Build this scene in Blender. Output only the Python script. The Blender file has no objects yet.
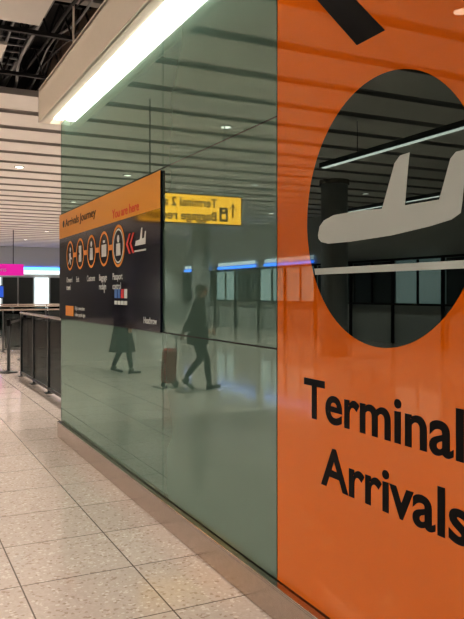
import bpy, bmesh, math, random
from mathutils import Vector, Matrix, Euler
random.seed(4)
sc = bpy.context.scene
COL = sc.collection

# ------------------------------------------------------------------ materials
def mat(name, col, rough=0.5, metal=0.0, emit=0.0, ecol=None, ior=1.45, noise=0.0, nscale=20, spec=0.5):
    m = bpy.data.materials.new(name); m.use_nodes = True
    nt = m.node_tree; b = nt.nodes['Principled BSDF']
    b.inputs['Base Color'].default_value = (*col, 1)
    b.inputs['Roughness'].default_value = rough
    b.inputs['Metallic'].default_value = metal
    b.inputs['IOR'].default_value = ior
    b.inputs['Specular IOR Level'].default_value = spec
    if emit:
        b.inputs['Emission Color'].default_value = (*(ecol or col), 1)
        b.inputs['Emission Strength'].default_value = emit
    if noise:
        tc = nt.nodes.new('ShaderNodeTexCoord'); n = nt.nodes.new('ShaderNodeTexNoise')
        n.inputs['Scale'].default_value = nscale; n.inputs['Detail'].default_value = 4
        nt.links.new(tc.outputs['Object'], n.inputs['Vector'])
        mx = nt.nodes.new('ShaderNodeMix'); mx.data_type = 'RGBA'
        mx.inputs[6].default_value = (*[c*(1-noise) for c in col], 1)
        mx.inputs[7].default_value = (*[min(1, c*(1+noise)) for c in col], 1)
        nt.links.new(n.outputs['Fac'], mx.inputs[0])
        nt.links.new(mx.outputs[2], b.inputs['Base Color'])
    return m

def glassy(name, col, tint, ior, rough=0.0):
    """back-painted architectural glass: body colour under a clear reflective face"""
    m = bpy.data.materials.new(name); m.use_nodes = True
    nt = m.node_tree; nt.nodes.clear()
    out = nt.nodes.new('ShaderNodeOutputMaterial'); mx = nt.nodes.new('ShaderNodeMixShader')
    d = nt.nodes.new('ShaderNodeBsdfDiffuse'); g = nt.nodes.new('ShaderNodeBsdfGlossy')
    fr = nt.nodes.new('ShaderNodeFresnel'); fr.inputs['IOR'].default_value = ior
    tc = nt.nodes.new('ShaderNodeTexCoord'); n = nt.nodes.new('ShaderNodeTexNoise')
    n.inputs['Scale'].default_value = 1.3
    nt.links.new(tc.outputs['Object'], n.inputs['Vector'])
    mr = nt.nodes.new('ShaderNodeMix'); mr.data_type = 'RGBA'
    mr.inputs[6].default_value = (*[c*0.92 for c in col], 1); mr.inputs[7].default_value = (*[min(1, c*1.08) for c in col], 1)
    nt.links.new(n.outputs['Fac'], mr.inputs[0]); nt.links.new(mr.outputs[2], d.inputs['Color'])
    g.inputs['Color'].default_value = (*tint, 1); g.inputs['Roughness'].default_value = rough
    nt.links.new(fr.outputs[0], mx.inputs[0]); nt.links.new(d.outputs[0], mx.inputs[1]); nt.links.new(g.outputs[0], mx.inputs[2])
    nt.links.new(mx.outputs[0], out.inputs[0])
    return m

def clear_glass(name, tint, alpha):
    m = bpy.data.materials.new(name); m.use_nodes = True
    nt = m.node_tree; nt.nodes.clear()
    out = nt.nodes.new('ShaderNodeOutputMaterial'); mx = nt.nodes.new('ShaderNodeMixShader')
    t = nt.nodes.new('ShaderNodeBsdfTransparent'); t.inputs[0].default_value = (*tint, 1)
    g = nt.nodes.new('ShaderNodeBsdfGlossy'); g.inputs['Roughness'].default_value = 0.02
    mx.inputs[0].default_value = alpha
    nt.links.new(t.outputs[0], mx.inputs[1]); nt.links.new(g.outputs[0], mx.inputs[2]); nt.links.new(mx.outputs[0], out.inputs[0])
    return m

def floor_mat():
    m = bpy.data.materials.new('terrazzo_tile'); m.use_nodes = True
    nt = m.node_tree; b = nt.nodes['Principled BSDF']; L = nt.links
    tc = nt.nodes.new('ShaderNodeTexCoord'); sp = nt.nodes.new('ShaderNodeSeparateXYZ')
    L.new(tc.outputs['Object'], sp.inputs[0])
    def M(op, a, b2=None):
        n = nt.nodes.new('ShaderNodeMath'); n.operation = op
        for i, x in enumerate((a, b2)):
            if x is None: continue
            if isinstance(x, (int, float)): n.inputs[i].default_value = x
            else: L.new(x, n.inputs[i])
        return n.outputs[0]
    masks = []; cells = []
    for ax, o in (('X', -1.01), ('Y', 4.89)):
        t = M('DIVIDE', M('SUBTRACT', sp.outputs[ax], o), 0.6)
        fr = M('FRACT', M('ADD', t, 100.0)); cells.append(M('FLOOR', t))
        dist = M('MINIMUM', fr, M('SUBTRACT', 1.0, fr))
        masks.append(M('LESS_THAN', dist, 0.0065))
    grout = M('MAXIMUM', masks[0], masks[1])
    cx = nt.nodes.new('ShaderNodeCombineXYZ'); L.new(cells[0], cx.inputs[0]); L.new(cells[1], cx.inputs[1])
    wn = nt.nodes.new('ShaderNodeTexWhiteNoise'); L.new(cx.outputs[0], wn.inputs['Vector'])
    v = nt.nodes.new('ShaderNodeTexVoronoi'); v.inputs['Scale'].default_value = 70
    L.new(tc.outputs['Object'], v.inputs['Vector'])
    r = nt.nodes.new('ShaderNodeValToRGB'); r.color_ramp.interpolation = 'CONSTANT'
    e = r.color_ramp.elements; e[0].position = 0; e[0].color = (.42, .335, .285, 1); e[1].position = .07; e[1].color = (.55, .47, .42, 1)
    for p, c in ((.40, (.58, .495, .445, 1)), (.75, (.54, .46, .41, 1)), (.93, (.69, .62, .57, 1))):
        x = e.new(p); x.color = c
    sc2 = nt.nodes.new('ShaderNodeSeparateColor'); L.new(v.outputs['Color'], sc2.inputs[0]); L.new(sc2.outputs[0], r.inputs[0])
    mul = nt.nodes.new('ShaderNodeMix'); mul.data_type = 'RGBA'; mul.blend_type = 'MULTIPLY'; mul.inputs[0].default_value = 1
    L.new(r.outputs[0], mul.inputs[6])
    tone = M('ADD', 0.92, M('MULTIPLY', wn.outputs['Value'], 0.09))
    cc = nt.nodes.new('ShaderNodeCombineColor'); [L.new(tone, cc.inputs[i]) for i in range(3)]
    L.new(cc.outputs[0], mul.inputs[7])
    g = nt.nodes.new('ShaderNodeMix'); g.data_type = 'RGBA'; L.new(grout, g.inputs[0]); L.new(mul.outputs[2], g.inputs[6])
    g.inputs[7].default_value = (.15, .125, .11, 1)
    L.new(g.outputs[2], b.inputs['Base Color'])
    ns = nt.nodes.new('ShaderNodeTexNoise'); ns.inputs['Scale'].default_value = 3
    L.new(tc.outputs['Object'], ns.inputs['Vector'])
    L.new(M('ADD', 0.05, M('MULTIPLY', ns.outputs['Fac'], 0.08)), b.inputs['Roughness'])
    b.inputs['IOR'].default_value = 1.9
    return m

FLOOR = floor_mat()
GREEN = glassy('green_back_painted_glass', (.088, .148, .124), (.76, .96, .89), 2.75)
ORANGE = glassy('orange_printed_glass', (.68, .150, .004), (1, .86, .70), 1.9)
BLACKG = glassy('black_printed_glass', (.003, .004, .004), (.8, 1, .95), 1.85)
NAVY = glassy('navy_print', (.006, .007, .018), (1, 1, 1), 1.35, .08)
YEL = mat('amber_print', (.72, .30, .02), .35)
BLACK = mat('black_vinyl', (.004, .004, .005), .35, spec=.15)
WHITEV = mat('white_vinyl', (.62, .66, .64), .4)
GREYV = mat('pale_grey_vinyl', (.52, .58, .57), .35)
RED = mat('red_vinyl', (.65, .03, .02), .4)
BLUEV = mat('blue_vinyl', (.05, .18, .5), .4)
ORV = mat('orange_vinyl', (.80, .30, .03), .4)
STEEL = mat('brushed_steel', (.52, .45, .40), .24, 1.0, noise=.12, nscale=30)
STEELD = mat('dark_steel', (.10, .11, .115), .35, .8)
CORE = mat('wall_core_paint', (.10, .13, .12), .6)
SOFF = mat('soffit_paint', (.80, .74, .65), .55, noise=.03)
LAMP = mat('led_diffuser', (1, 1, 1), .5, emit=11, ecol=(1, .96, .87))
CEILW = mat('ceiling_panel_white', (.60, .58, .55), .6, noise=.04, nscale=5)
CEILE = mat('ceiling_panel_edge', (.30, .29, .28), .6)
DECK = mat('deck_dark', (.02, .02, .022), .9)
CABLE = mat('cable_black', (.012, .012, .014), .6)
GALV = mat('galvanised_metal', (.22, .23, .24), .45, .8)
DUCT = mat('duct_brown', (.12, .09, .07), .6)
PAINT = mat('hall_wall_paint', (.46, .48, .47), .5, noise=.04, nscale=3)
DARKP = mat('dark_cladding', (.035, .045, .045), .3)
MIDP = mat('mid_grey_cladding', (.34, .36, .35), .35)
COLM = mat('column_cladding', (.24, .25, .25), .35, .2)
BLUEL = mat('blue_led', (.05, .15, 1), .5, emit=5, ecol=(.06, .24, 1))
WHITEL = mat('white_lightbox', (1, 1, 1), .5, emit=1.0, ecol=(.82, .97, 1))
STRIPL = mat('white_light_strip', (1, 1, 1), .5, emit=3.2, ecol=(1, .97, .9))
WINL = mat('dim_window', (.3, .33, .33), .3, emit=.55, ecol=(.7, .92, .9))
PINKL = mat('magenta_lightbox', (.5, .01, .25), .5, emit=.55, ecol=(.75, .02, .42))
SCREEN = mat('screen_blue', (.02, .06, .3), .3, emit=.7, ecol=(.03, .10, .5))
YELL = mat('amber_lightbox', (.9, .55, .05), .5, emit=2.6, ecol=(1.0, .46, .03))
DOWN = mat('downlight_lens', (1, 1, 1), .5, emit=3.5, ecol=(1, .93, .82))
SMOKE = clear_glass('smoked_glass', (.25, .30, .30), .12)

# ------------------------------------------------------------------ mesh builder
class MB:
    def __init__(s): s.v = []; s.f = []; s.m = []
    def add(s, vs, fs, mi=0):
        o = len(s.v); s.v += [tuple(v) for v in vs]
        for f in fs: s.f.append([i+o for i in f]); s.m.append(mi)
        return s
    def box(s, x0, x1, y0, y1, z0, z1, mi=0, M=None):
        vs = [Vector((x, y, z)) for x in (x0, x1) for y in (y0, y1) for z in (z0, z1)]
        if M: vs = [M @ v for v in vs]
        return s.add(vs, [(0, 1, 3, 2), (4, 6, 7, 5), (0, 4, 5, 1), (2, 3, 7, 6), (0, 2, 6, 4), (1, 5, 7, 3)], mi)
    def cyl(s, p0, p1, r, mi=0, seg=16, r1=None):
        p0 = Vector(p0); p1 = Vector(p1); r1 = r if r1 is None else r1
        q = (p1-p0).to_track_quat('Z', 'Y'); vs = []
        for p, rr in ((p0, r), (p1, r1)):
            for i in range(seg):
                a = 2*math.pi*i/seg; vs.append(p+q @ Vector((rr*math.cos(a), rr*math.sin(a), 0)))
        fs = [(i, (i+1) % seg, seg+(i+1) % seg, seg+i) for i in range(seg)]
        fs += [tuple(range(seg))[::-1], tuple(range(seg, 2*seg))]
        return s.add(vs, fs, mi)
    def ball(s, c, r, mi=0, seg=14, rings=9, M=None):
        vs = []; c = Vector(c)
        for j in range(rings+1):
            t = math.pi*j/rings
            for i in range(seg):
                a = 2*math.pi*i/seg
                v = c+Vector((r[0]*math.sin(t)*math.cos(a), r[1]*math.sin(t)*math.sin(a), r[2]*math.cos(t)))
                vs.append(M @ v if M else v)
        fs = [(j*seg+i, (j+1)*seg+i, (j+1)*seg+(i+1) % seg, j*seg+(i+1) % seg) for j in range(rings) for i in range(seg)]
        return s.add(vs, fs, mi)
    def wpoly(s, pts, x, t=.0015, mi=0):
        """flat shape on the glass wall; pts=(distance along wall, height), front face at x"""
        n = len(pts)
        vs = [(x, p[0], p[1]) for p in pts]+[(x+t, p[0], p[1]) for p in pts]
        fs = [tuple(range(n)), tuple(range(2*n-1, n-1, -1))]+[(i, i+n, (i+1) % n+n, (i+1) % n) for i in range(n)]
        return s.add(vs, fs, mi)
    def wdisc(s, c, r, x, t=.0015, mi=0, seg=48):
        return s.wpoly([(c[0]+r*math.cos(2*math.pi*i/seg), c[1]+r*math.sin(2*math.pi*i/seg)) for i in range(seg)], x, t, mi)
    def wring(s, c, r, w, x, t=.0015, mi=0, seg=40):
        vs = []
        for xx in (x, x+t):
            for rr in (r, r-w):
                for i in range(seg):
                    a = 2*math.pi*i/seg; vs.append((xx, c[0]+rr*math.cos(a), c[1]+rr*math.sin(a)))
        fs = []
        for i in range(seg):
            j = (i+1) % seg
            fs += [(i, j, seg+j, seg+i), (2*seg+i, 3*seg+i, 3*seg+j, 2*seg+j), (i, 2*seg+i, 2*seg+j, j), (seg+i, seg+j, 3*seg+j, 3*seg+i)]
        return s.add(vs, fs, mi)
    def build(s, name, mats, parent=None, smooth=False, bevel=0, local=False):
        me = bpy.data.meshes.new(name); me.from_pydata(s.v, [], s.f)
        for m in mats: me.materials.append(m)
        for p, mi in zip(me.polygons, s.m): p.material_index = mi; p.use_smooth = smooth
        bm = bmesh.new(); bm.from_mesh(me); bmesh.ops.recalc_face_normals(bm, faces=bm.faces); bm.to_mesh(me); bm.free()
        o = bpy.data.objects.new(name, me); COL.objects.link(o)
        if bevel:
            b = o.modifiers.new('bevel', 'BEVEL'); b.width = bevel; b.segments = 3; b.limit_method = 'ANGLE'
        if parent: attach(o, parent, local)
        return o

def attach(o, e, local=False):
    o.parent = e
    if not local: o.matrix_parent_inverse = Matrix.Translation(-e.location)

def empty(name, loc=(0, 0, 0)):
    e = bpy.data.objects.new(name, None); e.empty_display_size = .2; e.location = loc; COL.objects.link(e); return e

def text(name, body, loc, rot, size, m, parent, width=None, bold=0.0, align='LEFT', ext=.0008):
    cu = bpy.data.curves.new(name, 'FONT'); cu.body = body; cu.size = size; cu.extrude = ext; cu.offset = bold
    cu.align_x = align; cu.materials.append(m); cu.resolution_u = 6
    o = bpy.data.objects.new(name, cu); COL.objects.link(o)
    o.location = loc; o.rotation_euler = rot
    if width:
        bpy.context.view_layer.update(); o.scale.x = width/o.dimensions.x
    attach(o, parent); return o
WROT = (math.radians(90), 0, math.radians(-90))

# ------------------------------------------------------------------ room shell
MB().box(-12, 14, -6, 42, -.1, 0).build('floor', [FLOOR])
WEND = 7.34; GTOP = 3.27
MB().box(.012, .26, -6, WEND-.01, 0, 3.26).build('wall_right', [CORE])
MB().box(-12.2, -12, -6, 42, 0, 4.9).build('wall_left', [PAINT])
MB().box(-12, -11.96, -6, 42, 0, 1.15).build('trim_cladding', [MIDP])
MB().box(-12.2, 14.2, -6.2, -6, 0, 4.9).build('wall_back', [PAINT])
MB().box(-12.2, 14.2, 42, 42.2, 0, 4.9).build('wall_far', [PAINT])
MB().box(14, 14.2, -6, 42, 0, 4.9).build('wall_side', [PAINT])

# ceiling : dark deck with transverse white plank panels
c = MB(); c.box(-12.2, 14.2, -6.2, 42.2, 4.9, 5.0, 2)
H = 4.2; PIT = 1.04; PW = .86
def slat(x0, x1, y0, y1, z=H):
    c.box(x0, x1, y0, y1, z, z+.05, 0)
    c.box(x0, x1, y0-.012, y0, z-.015, z+.07, 1); c.box(x0, x1, y1, y1+.012, z-.015, z+.07, 1)
y = -5.8
while y < 41:
    if y+PW < 5.0 or y > 9.4:
        slat(-12, 14, y, y+PW)
    else:
        slat(-12, -1.15, y, y+PW)
    y += PIT
for yy in range(-5, 42, 6):
    c.box(-12, 14, yy+.0, yy+.12, 4.45, 4.75, 1)
c.build('ceiling', [CEILW, CEILE, DECK])

# services in the open ceiling bay
sv = empty('ceiling_services', (0.2, 7.2, 4.5))
t = MB()
for x in (-.55, -.15):
    t.box(x-.015, x+.015, 4.5, 12, 4.40, 4.48)
for i in range(30): t.box(-.55, -.15, 4.5+i*.25, 4.53+i*.25, 4.41, 4.43)
for y0 in (5, 7, 9, 11): 
    t.cyl((-.55, y0, 4.44), (-.55, y0, 4.95), .008, seg=6); t.cyl((-.15, y0, 4.44), (-.15, y0, 4.95), .008, seg=6)
t.build('cable_tray', [GALV], sv)
for yt, x0 in ((8.95, -1.1), (7.45, -1.1)):
    t = MB()
    for z in (4.22, 4.58): t.box(x0, 2.4, yt, yt+.05, z-.02, z+.02)
    for i in range(14):
        xx = x0+i*.25; t.cyl((xx, yt+.025, 4.22), (xx+.125, yt+.025, 4.58), .012, seg=6); t.cyl((xx+.125, yt+.025, 4.58), (xx+.25, yt+.025, 4.22), .012, seg=6)
    for xx in (x0+.1, 2.2): t.cyl((xx, yt+.025, 4.56), (xx, yt+.025, 4.95), .02, seg=8)
    t.build('lattice_truss', [CABLE], sv)
t = MB(); t.box(.35, .85, 4.2, 11.8, 4.42, 4.74)
for i in range(9): t.box(.33, .87, 4.4+i*.9, 4.45+i*.9, 4.40, 4.76)
for y0 in (5, 8, 11): t.cyl((.6, y0, 4.7), (.6, y0, 4.95), .012, seg=6)
t.build('air_duct', [DUCT], sv)
for i in range(20):
    cu = bpy.data.curves.new('cable', 'CURVE'); cu.dimensions = '3D'; cu.bevel_depth = random.uniform(.008, .02); cu.bevel_resolution = 2
    sp = cu.splines.new('BEZIER'); n = 6; sp.bezier_points.add(n-1)
    x0 = random.uniform(-.9, .25)
    for k, bp in enumerate(sp.bezier_points):
        bp.co = (x0+random.uniform(-.10, .10), 4.6+k*1.35, 4.43+random.uniform(-.10, .12)); bp.handle_left_type = bp.handle_right_type = 'AUTO'
    cu.materials.append(CABLE if i % 3 else GALV); o = bpy.data.objects.new('cable', cu); COL.objects.link(o); attach(o, sv)

def raft(x0, x1, y0, y1, z):
    e = empty('ceiling_raft_panel', ((x0+x1)/2, (y0+y1)/2, z))
    b = MB().box(x0, x1, y0, y1, z, z+.035, 0).box(x0+.03, x1-.03, y0+.03, y1-.03, z+.035, z+.07, 1)
    for xx in (x0+.15, x1-.15):
        for yy in (y0+.15, y1-.15): b.cyl((xx, yy, z+.05), (xx, yy, 4.92), .006, 1, 6)
    b.build('panel', [CEILW, CEILE], e)
raft(-1.02, -.28, 5.3, 7.05, 4.14)
raft(-1.02, -.48, 7.75, 8.55, 4.14)

# ------------------------------------------------------------------ glass wall
def panel(y0, y1, z0, z1, m=GREEN):
    g = .004
    MB().box(0, .012, y0+g, y1-g, z0+g, z1-g).build('glass_wall_panel', [m])
J = [WEND, 5.823, 4.323, 2.823, 1.323, -.177, -1.677, -3.177]
for a, b in ((4.323, WEND), (2.823, 4.323), (-.177, 1.323), (-1.677, -.177), (-3.177, -1.677), (-6, -3.177)):
    panel(a, b, .168, 1.24); panel(a, b, 1.24, 2.32); panel(a, b, 2.32, GTOP)
g = MB()
for yy in J[2:]: g.box(.003, .0125, yy-.005, yy+.005, .17, GTOP)
for zz in (1.24, 2.32): g.box(.003, .0125, 2.83, WEND-.01, zz-.005, zz+.005)
g.build('trim_gaskets', [BLACK])
b = MB().box(-.035, .012, -6, WEND+.02, .0, .150, 0)
b.box(-.042, .012, -6, WEND+.02, .150, .166, 0)
b.build('baseboard_right', [STEEL], bevel=.006)
MB().box(0, .265, WEND-.012, WEND+.004, .17, GTOP-.005).build('trim_wall_end', [STEELD])

# soffit with continuous light
e = empty('linear_light_soffit', (-.1, 3, 3.4))
SE = 7.42
b = MB().box(-.215, -.19, -6, SE, 3.27, 3.60, 0).box(-.215, .30, -6, SE, 3.58, 3.62, 0).box(.27, .30, -6, SE, 3.27, 3.6, 0)
b.box(-.215, .30, SE-.02, SE, 3.27, 3.6, 0).box(-.20, -.110, -6, SE, 3.27, 3.30, 0).box(.0, .28, -6, SE, 3.275, 3.30, 0)
b.box(-.19, .0, -6, SE-.02, 3.40, 3.42, 0)
for yy in range(-5, 8, 2): b.cyl((.05, yy, 3.6), (.05, yy, 4.92), .012, 0, 8)
b.build('soffit_box', [SOFF], e)
MB().box(-.105, -.020, -5.9, SE-.25, 3.262, 3.325).build('light_diffuser', [LAMP], e)

# ------------------------------------------------------------------ orange arrivals panel
e = empty('arrivals_wall_sign', (0, 2.07, 1.7))
MB().box(0, .012, 1.327, 2.819, .172, GTOP-.004).build('orange_panel', [ORANGE], e)
MB().wdisc((2.060, 1.800), .500, -.0015, mi=0, seg=96).build('black_disc', [BLACKG], e)
plane = [(2.474, 1.742), (2.462, 1.778), (2.430, 1.800), (2.360, 1.815), (2.20, 1.815), (2.050, 1.808), (1.980, 1.962), (1.950, 1.984), (1.900, 1.986),
         (1.908, 1.94), (1.925, 1.806), (1.755, 1.806), (1.705, 1.930), (1.680, 1.948), (1.635, 1.948), (1.638, 1.90), (1.652, 1.79), (1.660, 1.752),
         (1.70, 1.735), (1.80, 1.722), (2.00, 1.706), (2.25, 1.700), (2.40, 1.702), (2.450, 1.712), (2.470, 1.727)]
b = MB().wpoly(plane, -.003)
zl = 1.577; hw = math.sqrt(.5**2-(1.8-zl)**2)-.012
b.wpoly([(2.06+hw, zl), (2.06-hw, zl), (2.06-hw-.004, zl+.026), (2.06+hw+.006, zl+.026)], -.003)
b.build('landing_aircraft_pictogram', [GREYV], e)
ar = [(2.206, 2.454), (2.036, 2.454), (2.602, 3.02), (2.50, 3.02), (2.50, 3.12), (2.77, 3.12), (2.77, 2.85), (2.67, 2.85), (2.67, 2.918)]
MB().wpoly(ar, -.0015).build('direction_arrow', [BLACK], e)
text('text_terminal', 'Terminal 2', (-.001, 2.585, .972), WROT, .232, BLACK, e, width=1.15, bold=.0045)
text('text_arrivals', 'Arrivals', (-.001, 2.445, .710), WROT, .224, BLACK, e, width=.83, bold=.0045)

# ------------------------------------------------------------------ journey information board
e = empty('arrivals_journey_board', (0, 5.8, 1.77))
Y0, Y1, Z0, Z1 = 4.330, 7.338, 1.24, 2.305; XB = -.016
MB().box(XB, -.0005, Y0, Y1, Z0, Z1).build('board_panel', [NAVY], e)
MB().box(XB-.0015, XB, Y0, Y1, 2.06, Z1).build('amber_header', [YEL], e)
t = MB().wdisc((7.14, 2.20), .035, XB-.003, .0012)
t.build('header_bullet', [BLACK], e)
text('text_header', 'Arrivals Journey', (XB-.0025, 7.06, 2.165), WROT, .105, BLACK, e, width=1.15, bold=.001)
text('text_you_are_here', 'You are here', (XB-.0025, 5.42, 2.09), WROT, .10, RED, e, width=.66, bold=.001)
cs = [6.86, 6.46, 6.06, 5.66, 5.26]; cz = 1.865
r = MB()
for i, s in enumerate(cs):
    rr = .145 if i < 4 else .165
    r.wring((s, cz), rr, .022, XB-.003, mi=0)
    if i < 4: r.wpoly([(s-.145, cz+.022), (s-.245, cz+.022), (s-.245, cz-.022), (s-.145, cz-.022)], XB-.003, mi=0)
r.wring((5.26, cz), .135, .014, XB-.003, mi=1)
r.wdisc((6.85, 1.925), .024, XB-.003, mi=1, seg=16); r.wpoly([(6.90, 1.885), (6.83, 1.895), (6.82, 1.85), (6.78, 1.84), (6.79, 1.825), (6.84, 1.83), (6.82, 1.78), (6.84, 1.775), (6.87, 1.82), (6.92, 1.78), (6.93, 1.795), (6.88, 1.84)], XB-.003, mi=1)
r.wpoly([(6.51, 1.79), (6.41, 1.79), (6.41, 1.94), (6.51, 1.94), (6.51, 1.88), (6.47, 1.865), (6.51, 1.85)], XB-.003, mi=1)
r.wdisc((6.06, 1.93), .026, XB-.003, mi=1, seg=16); r.wpoly([(6.11, 1.79), (6.01, 1.79), (6.02, 1.895), (6.10, 1.895)], XB-.003, mi=1)
r.wpoly([(5.73, 1.80), (5.59, 1.80), (5.59, 1.90), (5.73, 1.90)], XB-.003, mi=1); r.wpoly([(5.69, 1.915), (5.63, 1.915), (5.63, 1.935), (5.69, 1.935)], XB-.003, mi=1)
r.wdisc((5.26, 1.92), .030, XB-.003, mi=1, seg=16); r.wpoly([(5.32, 1.79), (5.20, 1.79), (5.21, 1.885), (5.31, 1.885)], XB-.003, mi=1)
for k in (0, .085):
    r.wpoly([(5.06-k, cz), (4.99-k, cz+.075), (4.95-k, cz+.075), (5.02-k, cz), (4.95-k, cz-.075), (4.99-k, cz-.075)], XB-.003, mi=2)
pc = (4.74, 1.87)
r.wpoly([(pc[0]+a, pc[1]+bb) for a, bb in ((.11, -.03), (.09, .005), (.0, .01), (-.03, .09), (-.055, .09), (-.045, .012), (-.09, .015), (-.11, .06), (-.13, .06), (-.12, -.03))], XB-.003, mi=1)
r.wpoly([(4.86, 1.795), (4.61, 1.795), (4.61, 1.808), (4.86, 1.808)], XB-.003, mi=1)
for i, mi in enumerate((3, 3, 2, 1)):
    s = 5.36-i*.085; r.wpoly([(s, 1.46), (s-.07, 1.46), (s-.07, 1.53), (s, 1.53)], XB-.003, mi=mi)
    r.wpoly([(s, 1.41), (s-.07, 1.41), (s-.07, 1.44), (s, 1.44)], XB-.003, mi=1)
r.wpoly([(7.05, 1.275), (6.72, 1.275), (6.72, 1.375), (7.05, 1.375)], XB-.003, mi=0)
r.wpoly([(5.66, 1.50), (5.64, 1.50), (5.64, 1.53), (5.66, 1.53)], XB-.003, mi=1)
r.build('journey_diagram', [ORV, WHITEV, RED, BLUEV], e)
for s, tx in zip(cs, ('Onward\ntravel', 'Exit', 'Customs', 'Baggage\nreclaim', 'Passport\ncontrol')):
    text('label', tx, (XB-.003, s+.15, 1.605), WROT, .075, WHITEV, e, bold=.0004)
text('label_footer', 'Flight connections', (XB-.003, 6.66, 1.34), WROT, .05, WHITEV, e)
text('label_footer', 'Follow purple signs', (XB-.003, 6.66, 1.28), WROT, .05, WHITEV, e)
text('label_operator', 'Heathrow', (XB-.003, 4.66, 1.29), WROT, .065, WHITEV, e)

# ------------------------------------------------------------------ suspended wayfinding sign (seen mirrored in the glass)
e = empty('hanging_wayfinding_sign', (-2.2, 9.2, 2.7))
b = MB().box(-3.05, -1.50, 9.2, 9.28, 2.50, 2.90, 0)
b.box(-3.07, -1.48, 9.205, 9.29, 2.48, 2.50, 1).box(-3.07, -1.48, 9.205, 9.29, 2.90, 2.92, 1).box(-3.07, -3.05, 9.205, 9.29, 2.48, 2.92, 1).box(-1.50, -1.48, 9.205, 9.29, 2.48, 2.92, 1)
for xx in (-2.8, -1.65): b.cyl((xx, 9.24, 2.9), (xx, 9.24, 4.25), .008, 1, 8)
b.build('sign_box', [YELL, STEELD], e)
SR = (math.radians(90), 0, 0)
text('text_line_1', 'Terminal 2 and 3', (-2.66, 9.198, 2.735), SR, .175, BLACK, e, bold=.003, width=1.10)
text('text_line_2', 'Baggage reclaim', (-2.66, 9.198, 2.545), SR, .175, BLACK, e, bold=.003, width=1.12)
b = MB()
b.box(-2.925, -2.905, 9.197, 9.2, 2.60, 2.80)
b.box(-.0, .012, 9.197, 9.2, 0, .1, M=Matrix.Translation((-2.921, 0, 2.80)) @ Matrix.Rotation(math.radians(140), 4, 'Y'))
b.box(-.012, .0, 9.197, 9.2, 0, .1, M=Matrix.Translation((-2.909, 0, 2.80)) @ Matrix.Rotation(math.radians(-140), 4, 'Y'))
b.box(-2.83, -2.70, 9.197, 9.2, 2.54, 2.74)
b.build('arrow_and_bag_symbol', [BLACK], e)
MB().box(-2.80, -2.73, 9.194, 9.1965, 2.57, 2.65).box(-2.785, -2.745, 9.194, 9.1965, 2.68, 2.71).build('bag_symbol_detail', [YELL], e)

# ------------------------------------------------------------------ downlights
for xi, x in enumerate((-10, -6.6, -3.3, .9, 4.6, 8.4, 12)):
    for y0 in (-3.2, 1.0, 4.9, 9.95, 15.1, 20.3, 25.5, 30.7, 35.9):
        if .2 < x < 2 and y0 < 9: continue
        k = round((y0+5.8-PW/2)/PIT); yc = -5.8+k*PIT+PW/2
        if x > -1.15 and 4.0 < yc < 9.9: continue
        e = empty('downlight', (x, yc, H))
        b = MB().cyl((x, yc, H-.012), (x, yc, H+.02), .11, 0, 24).cyl((x, yc, H-.016), (x, yc, H-.012), .08, 1, 24)
        b.build('fitting', [CEILE, DOWN], e)
        li = bpy.data.lights.new('lamp', 'SPOT'); li.spot_size = math.radians(118); li.spot_blend = .7; li.shadow_soft_size = .06
        li.energy = (620 if x > -5 else 560) * (.72 if y0 < 3 else (1.15 if y0 > 9 else 1))
        li.color = (1, .92, .82); lo = bpy.data.objects.new('lamp', li); COL.objects.link(lo); lo.location = (x, yc, H-.04); attach(lo, e)

# ------------------------------------------------------------------ hall fittings
for (x, yy) in ((-8, 6), (-8, 14), (-8, 22), (-8, 30), (8.5, 36)):
    b = MB().cyl((x, yy, 0), (x, yy, 4.2), .32, 0, 32).cyl((x, yy, 0), (x, yy, .2), .34, 1, 32).cyl((x, yy, 4.1), (x, yy, 4.2), .36, 1, 32)
    b.build('round_column', [COLM, STEEL], smooth=False)
b = MB()
for a, c2 in ((21.0, 24.6), (25.4, 29.0), (30, 33)):
    b.box(-11.94, -11.88, a, c2, 2.57, 2.66)
    b.box(-11.94, -11.92, a, c2, 2.70, 2.85, 1)
b.build('led_fascia_strip', [BLUEL, WHITEL])
MB().box(-3, 12, 41.93, 41.98, 2.85, 3.0).box(-3, 12, 41.90, 41.98, 2.6, 2.82, 1).build('led_fascia_strip', [BLUEL, WHITEL])
b = MB()
for i in range(16):
    x = -2+i*.9; b.box(x, x+.8, 41.9, 41.98, .2, 2.4, 1 if i % 3 else 0)
b.build('shopfront_windows', [WHITEL, DARKP])
# glazed frontage with mullions and lit rooms behind, along the opposite side of the hall
b = MB()
for i in range(14):
    yy = 4+i*2.1
    b.box(-11.94, -11.91, yy, yy+2.0, 1.2, 2.45, 1 if i in (1, 2, 5, 8, 9, 11) else 0)
    b.box(-11.90, -11.80, yy-.05, yy+.0, .0, 2.52, 2)
    b.box(-11.90, -11.84, yy+.98, yy+1.02, 1.2, 2.45, 2)
b.box(-11.90, -11.80, 4, 33.4, 2.46, 2.52, 2); b.box(-11.90, -11.80, 4, 33.4, 1.14, 1.2, 2)
b.build('glazed_shopfront', [DARKP, WINL, BLACK])
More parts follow.
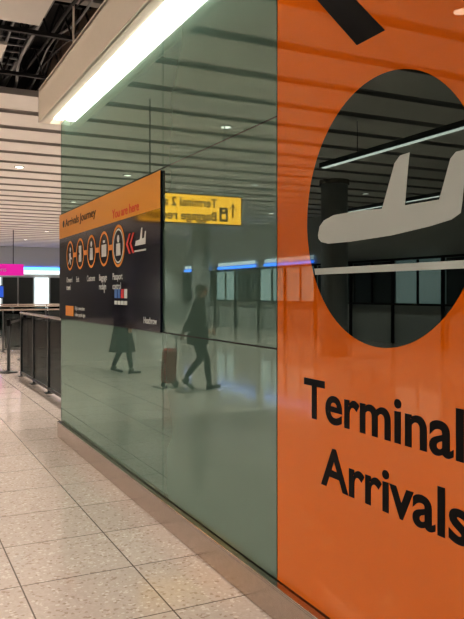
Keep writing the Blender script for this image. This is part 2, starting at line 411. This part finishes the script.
# suspended linear luminaires over the opposite bay
for x in (-5.0, -9.2):
    e = empty('linear_pendant_light', (x, 10, 3.6))
    ye = 10.0 if x > -6 else 15.5
    b = MB().box(x-.06, x+.06, 3, ye, 3.62, 3.70, 0).box(x-.04, x+.04, 3.05, ye-.05, 3.608, 3.62, 1)
    for yy in (4, 6.5, 9): b.cyl((x, yy, 3.7), (x, yy, 4.25), .006, 0, 6)
    b.build('luminaire', [STEELD, STRIPL], e)
e = empty('hanging_terminal_sign', (2.2, 31, 2.5))
b = MB().box(.8, 3.62, 31, 31.12, 2.25, 2.74, 0)
for xx in (1.2, 3.2): b.cyl((xx, 31.06, 2.74), (xx, 31.06, 4.25), .02, 1, 8)
b.build('sign_box', [PINKL, STEELD], e)
text('text', 'Flight connections', (1.0, 30.99, 2.42), SR, .26, WHITEV, e)
for x in (1.9, ):
    e = empty('flight_information_screen', (x, 28, 1.6))
    MB().box(x-.5, x+.5, 28, 28.08, 1.30, 1.80, 0).box(x-.46, x+.46, 27.995, 28, 1.34, 1.76, 1).cyl((x, 28.05, .03), (x, 28.05, 1.35), .04, 0, 12).cyl((x, 28.05, 0), (x, 28.05, .03), .22, 0, 20).build('screen_and_stand', [STEELD, SCREEN], e)

def balustrade(p, q, n, h=1.12):
    p = Vector((*p, 0)); q = Vector((*q, 0)); L = (q-p).length; a = math.atan2(-(q-p).x, (q-p).y)
    M = Matrix.Translation(p) @ Matrix.Rotation(a, 4, 'Z')
    e = empty('glass_balustrade', (p+q)/2); b = MB(); gl = MB(); st = L/n
    for i in range(n+1):
        b.box(-.02, .02, i*st-.02, i*st+.02, 0, h, 0, M=M); b.box(-.06, .06, i*st-.06, i*st+.06, 0, .015, 0, M=M)
        if i < n: gl.box(-.005, .005, i*st+.04, (i+1)*st-.04, .10, h-.05, 0, M=M)
    b.cyl(M @ Vector((0, -.08, h+.02)), M @ Vector((0, L+.08, h+.02)), .022, 1, 12); b.box(-.015, .015, 0, L, .05, .09, 0, M=M)
    b.build('frame', [STEELD, STEEL], e); gl.build('glass_panes', [SMOKE], e)
balustrade((.54, 8.2), (.54, 13.0), 4)
balustrade((1.0, 18.5), (4.2, 18.5), 3, 1.05)
balustrade((.9, 23.5), (5.4, 23.5), 4, 1.05)
balustrade((1.2, 27.0), (6.4, 27.0), 4, 1.05)
pts = [(.42, 13.7), (1.15, 16.2), (2.4, 20.0), (2.1, 21.5), (.95, 14.6), (1.75, 16.6)]
for i, (x, yy) in enumerate(pts):
    e = empty('queue_barrier_post', (x, yy, 0))
    b = MB().cyl((x, yy, 0), (x, yy, .02), .17, 0, 24).cyl((x, yy, .02), (x, yy, .05), .12, 0, 24, r1=.03).cyl((x, yy, .03), (x, yy, .96), .03, 0, 14).cyl((x, yy, .88), (x, yy, 1.0), .04, 1, 14)
    if i % 2 == 0:
        p = Vector((x, yy, .93)); q = Vector((*pts[i+1], .93)); d = (q-p).normalized(); n = Vector((-d.y, d.x, 0))*.002
        p = p+d*.04; q = q-d*.045; up = Vector((0, 0, .025))
        b.add([p-n-up, p+n-up, p+n+up, p-n+up, q-n-up, q+n-up, q+n+up, q-n+up], [(0, 1, 2, 3), (4, 5, 6, 7), (0, 1, 5, 4), (2, 3, 7, 6), (0, 3, 7, 4), (1, 2, 6, 5)], 2)
    b.build('post', [STEELD, BLACK, CABLE], e)

# ------------------------------------------------------------------ people
SKIN = mat('skin', (.42, .25, .18), .5); HAIR = mat('hair_dark', (.02, .014, .01), .5, noise=.3, nscale=80)
JACK = mat('jacket_dark', (.008, .009, .011), .75, noise=.2); TROU = mat('trousers_dark', (.011, .012, .016), .8, noise=.2)
SHOE = mat('shoe_black', (.01, .01, .01), .4); COAT = mat('coat_charcoal', (.012, .012, .014), .8, noise=.2)
EYE = mat('eye', (.02, .02, .02), .2); LIP = mat('lips', (.38, .14, .11), .5)

def skin_mesh(nodes, edges, root, sub=2):
    me = bpy.data.meshes.new('sk'); bm = bmesh.new(); L = bm.verts.layers.skin.verify()
    vs = []
    for i, (co, rr) in enumerate(nodes):
        v = bm.verts.new(co); rr = rr if isinstance(rr, tuple) else (rr, rr)
        v[L].radius = rr; v[L].use_root = (i == root); vs.append(v)
    for a, b_ in edges: bm.edges.new((vs[a], vs[b_]))
    bm.to_mesh(me); bm.free()
    o = bpy.data.objects.new('sk', me); COL.objects.link(o)
    s = o.modifiers.new('s', 'SKIN'); s.use_smooth_shade = True
    m = o.modifiers.new('u', 'SUBSURF'); m.levels = sub; m.render_levels = sub
    dg = bpy.context.evaluated_depsgraph_get(); r_ = bpy.data.meshes.new_from_object(o.evaluated_get(dg))
    bpy.data.objects.remove(o); return r_

def add_hand(parent, wrist, dirv, thumb, name):
    w = Vector(wrist); d = Vector(dirv).normalized(); t = Vector(thumb); t = (t-d*t.dot(d)).normalized(); pn = d.cross(t)
    nodes = [(w-d*.02, (.026, .026)), (w+d*.035, (.034, .02)), (w+d*.075, (.036, .018))]; edges = [(0, 1), (1, 2)]
    o = bpy.data.objects.new(name, skin_mesh(nodes, edges, 0)); COL.objects.link(o)
    parts = [o]
    for off, ln in ((.028, .070), (.010, .080), (-.010, .074), (-.027, .058)):
        b0 = w+d*.080+t*off; n = [(b0-d*.02, .0095)]; p = b0; dd = d.copy()
        for k in range(3):
            dd = (dd+pn*.42).normalized(); p = p+dd*ln*(.42, .32, .26)[k]; n.append((p, .009-.001*k))
        f = bpy.data.objects.new('finger', skin_mesh(n, [(0, 1), (1, 2), (2, 3)], 0, 1)); COL.objects.link(f); parts.append(f)
    b0 = w+d*.03+t*.022; n = [(b0, .012), (b0+d*.025+t*.028+pn*.01, .0105), (b0+d*.052+t*.034+pn*.022, .009)]
    f = bpy.data.objects.new('thumb', skin_mesh(n, [(0, 1), (1, 2)], 0, 1)); COL.objects.link(f); parts.append(f)
    bm = bmesh.new()
    for p in parts: bm.from_mesh(p.data)
    me = bpy.data.meshes.new(name); bm.to_mesh(me); bm.free(); me.materials.append(SKIN)
    for p in me.polygons: p.material_index = 0; p.use_smooth = True
    for p in parts: bpy.data.objects.remove(p)
    h = bpy.data.objects.new(name, me); COL.objects.link(h); h.parent = parent

def add_head(parent, c, long_hair=False):
    c = Vector(c); b = MB(); seg = 24; rings = 18; vs = []
    for j in range(rings+1):
        t_ = math.pi*j/rings; zz = math.cos(t_)
        for i in range(seg):
            a = 2*math.pi*i/seg; x = math.sin(t_)*math.cos(a); y_ = math.sin(t_)*math.sin(a)
            w = 1.0 if zz > 0 else 1+.26*zz
            px = x*.077*w; py = y_*.096*(1 if y_ > 0 or zz > 0 else 1+.3*zz)+(.008*(-zz) if zz < 0 and y_ > 0 else 0); pz = zz*.118
            vs.append(c+Vector((px, py, pz)))
    b.add(vs, [(j*seg+i, (j+1)*seg+i, (j+1)*seg+(i+1) % seg, j*seg+(i+1) % seg) for j in range(rings) for i in range(seg)], 0)
    b.ball(c+Vector((0, .098, -.022)), (.013, .020, .022), 0); b.ball(c+Vector((0, .092, .003)), (.009, .013, .028), 0)
    for sx in (-1, 1):
        b.ball(c+Vector((sx*.031, .083, .008)), (.013, .009, .008), 2); b.ball(c+Vector((sx*.031, .086, .025)), (.017, .008, .004), 1)
        b.ball(c+Vector((sx*.078, -.005, -.005)), (.010, .019, .030), 0)
    b.ball(c+Vector((0, .088, -.060)), (.022, .009, .007), 3)
    hs = []; 
    for j in range(10):
        t_ = math.pi*.60*j/9
        for i in range(seg):
            a = 2*math.pi*i/seg; front = max(0, math.sin(a)); tt = t_*(1-.40*front)
            hs.append(c+Vector((math.sin(tt)*math.cos(a)*.086, math.sin(tt)*math.sin(a)*.104-.004, math.cos(tt)*.128)))
    b.add(hs, [(j*seg+i, (j+1)*seg+i, (j+1)*seg+(i+1) % seg, j*seg+(i+1) % seg) for j in range(9) for i in range(seg)], 1)
    if long_hair: b.ball(c+Vector((0, -.045, -.09)), (.088, .060, .14), 1)
    o = b.build('head', [SKIN, HAIR, EYE, LIP], parent, smooth=True, local=True)

def person(name, loc, yaw, scale, J_, coat=False, long_hair=False, bulk=0.0):
    e = empty(name, loc); e.rotation_euler = (0, 0, yaw); e.scale = (scale,)*3
    N = []; E = []; idx = {}
    def nd(k, co, r_, frm=None):
        idx[k] = len(N); N.append((Vector(co), r_))
        if frm: E.append((idx[frm], idx[k]))
    nd('pel', (0, 0, .95), (.150, .115)); nd('waist', (0, .01, 1.08), (.140+bulk, .105+bulk), 'pel'); nd('chest', (0, .025, 1.27), (.165+bulk, .115+bulk), 'waist')
    nd('up', (0, .02, 1.40), (.105, .085), 'chest'); nd('neck', (0, .035, 1.50), (.052, .052), 'up'); nd('nk2', (0, .045, 1.56), (.048, .048), 'neck')
    for s_ in ('L', 'R'):
        sg = -1 if s_ == 'L' else 1; j = J_[s_]
        nd('sh'+s_, (sg*.175, .015, 1.405), .068+bulk*.5, 'up'); nd('el'+s_, j['el'], .050+bulk*.5, 'sh'+s_); nd('wr'+s_, j['wr'], .034+bulk*.3, 'el'+s_)
        nd('hip'+s_, (sg*.095, 0, .86), .100, 'pel'); nd('kn'+s_, j['kn'], .064, 'hip'+s_)
        k = Vector(j['kn']); a = Vector(j['an']); nd('ca'+s_, k.lerp(a, .35)+Vector((0, -.012, 0)), .060, 'kn'+s_)
        nd('an'+s_, a, .045, 'ca'+s_)
    me = skin_mesh(N, E, 0)
    for m in (JACK if not coat else COAT, TROU, SKIN): me.materials.append(m)
    for p in me.polygons:
        cpt = p.center; p.use_smooth = True
        arm = abs(cpt.x) > .185
        p.material_index = 2 if cpt.z > 1.505 and abs(cpt.x) < .1 else (1 if cpt.z < .93 and not arm else 0)
    o = bpy.data.objects.new('body', me); COL.objects.link(o); o.parent = e
    b = MB()
    for s_ in ('L', 'R'):
        a = Vector(J_[s_]['an']); to = Vector(J_[s_]['toe']); heel = Vector(J_[s_]['heel'])
        q = (to-heel).normalized(); rot = q.to_track_quat('Y', 'Z').to_matrix().to_4x4(); M = Matrix.Translation(heel) @ rot
        b.ball((0, .045, .032), (.040, .070, .034), 0, M=M); b.ball((0, .135, .026), (.046, .105, .030), 0, M=M); b.ball((0, .04, .065), (.042, .055, .055), 0, M=M)
        b.box(-.038, .038, -.015, .22, 0, .014, M=M)
    b.build('shoes', [SHOE], e, smooth=False, local=True)
    b = MB(); seg = 36; z_hi = 1.12; z_lo = .42 if coat else .76; vs = []; K = 12
    for k in range(K+1):
        t_ = k/K; zz = z_hi+(z_lo-z_hi)*t_; rx = .158+bulk+.012*math.sin(t_*3)+(.075 if coat else .02)*t_; ry = .125+bulk+(.13 if coat else .03)*t_
        for i in range(seg):
            a = 2*math.pi*i/seg; w = 1+.05*t_*math.sin(a*7+1); vs.append((rx*w*math.cos(a), ry*w*math.sin(a)+.005, zz))
    b.add(vs, [(k*seg+i, (k+1)*seg+i, (k+1)*seg+(i+1) % seg, k*seg+(i+1) % seg) for k in range(K) for i in range(seg)], 0)
    b.cyl((0, .03, 1.455), (0, .035, 1.53), .085, 0, 20, r1=.066)
    b.build('coat_skirt' if coat else 'jacket_hem', [COAT if coat else JACK], e, smooth=True, local=True)
    for s_ in ('L', 'R'):
        j = J_[s_]; add_hand(e, j['wr'], j['hd'], j['th'], 'hand')
    add_head(e, (0, .062, 1.655), long_hair)
    return e

walk = {'L': dict(el=(-.26, -.03, 1.14), wr=(-.24, .17, 1.00), hd=(.05, .8, -.35), th=(.3, .1, 1), kn=(-.10, .16, .49), an=(-.10, .20, .10), toe=(-.10, .42, .045), heel=(-.10, .16, .005)),
        'R': dict(el=(.27, -.12, 1.15), wr=(.29, -.24, .95), hd=(0, -.35, -.8), th=(-.6, .6, 0), kn=(.10, .05, .49), an=(.10, -.20, .19), toe=(.10, -.10, .0), heel=(.10, -.26, .11))}
YAW = math.radians(113); SCL = .93
PL = Vector((-2.72, 10.05, 0))
person('walking_man', PL, YAW, SCL, walk, bulk=.03)
walk2 = {'L': dict(el=(-.25, -.02, 1.14), wr=(-.25, .10, .92), hd=(0, .3, -1), th=(.2, 1, 0), kn=(-.09, .12, .50), an=(-.09, .17, .10), toe=(-.09, .36, .0), heel=(-.09, .13, 0)),
         'R': dict(el=(.25, -.05, 1.14), wr=(.26, .02, .91), hd=(0, .2, -1), th=(-.2, 1, 0), kn=(.09, .02, .50), an=(.09, -.16, .13), toe=(.09, .02, .0), heel=(.09, -.20, .06))}
person('walking_woman', Vector((-2.31, 12.67, 0)), math.radians(100), .96, walk2, coat=True, long_hair=True)

CASE = mat('suitcase_shell_red', (.24, .03, .025), .35)
e = empty('rolling_suitcase'); 
Mt = Matrix.Translation(PL) @ Matrix.Rotation(YAW, 4, 'Z') @ Matrix.Translation((.31*SCL, -.37*SCL, .040)) @ Matrix.Rotation(math.radians(-3), 4, 'X')
e.matrix_world = Mt
MB().box(-.18, .18, -.235, -.015, .03, .56).build('shell', [CASE], e, local=True, bevel=.035)
b = MB()
for x in (-.12, -.06, 0, .06, .12): b.box(x-.008, x+.008, -.241, -.01, .08, .51)
b.box(-.183, .183, -.130, -.120, .05, .54)
b.build('shell_ribs', [CASE], e, local=True)
b = MB()
for x in (-.09, .09): b.cyl((x, -.03, .5), (x, -.03, .755), .008, 0, 10)
b.cyl((-.10, -.03, .76), (.10, -.03, .76), .014, 1, 12)
for x in (-.14, .14): b.cyl((x-.015, 0, 0), (x+.015, 0, 0), .040, 1, 20); b.box(x-.022, x+.022, -.04, .0, 0, .06, 1)
for x in (-.14, .14): b.cyl((x-.012, -.20, .0), (x+.012, -.20, .0), .035, 1, 16); b.box(x-.018, x+.018, -.215, -.185, 0, .06, 1)
b.build('handle_and_wheels', [GALV, BLACK], e, local=True)

# ------------------------------------------------------------------ world, camera
w = bpy.data.worlds.new('world'); w.use_nodes = True; sc.world = w
w.node_tree.nodes['Background'].inputs[0].default_value = (.6, .7, .75, 1); w.node_tree.nodes['Background'].inputs[1].default_value = .3
cam = bpy.data.cameras.new('camera'); co = bpy.data.objects.new('camera', cam); COL.objects.link(co)
co.location = (-1.62, 0, 1.5); co.rotation_euler = (math.radians(90), 0, -math.atan(344/700))
cam.sensor_width = 36; cam.sensor_fit = 'AUTO'; cam.lens = 700/619*36; cam.shift_y = -16.5/619
sc.camera = co
sc.view_settings.view_transform = 'Standard'; sc.view_settings.exposure = 0
try: sc.view_settings.look = 'Medium High Contrast'
except Exception: sc.view_settings.look = 'None'
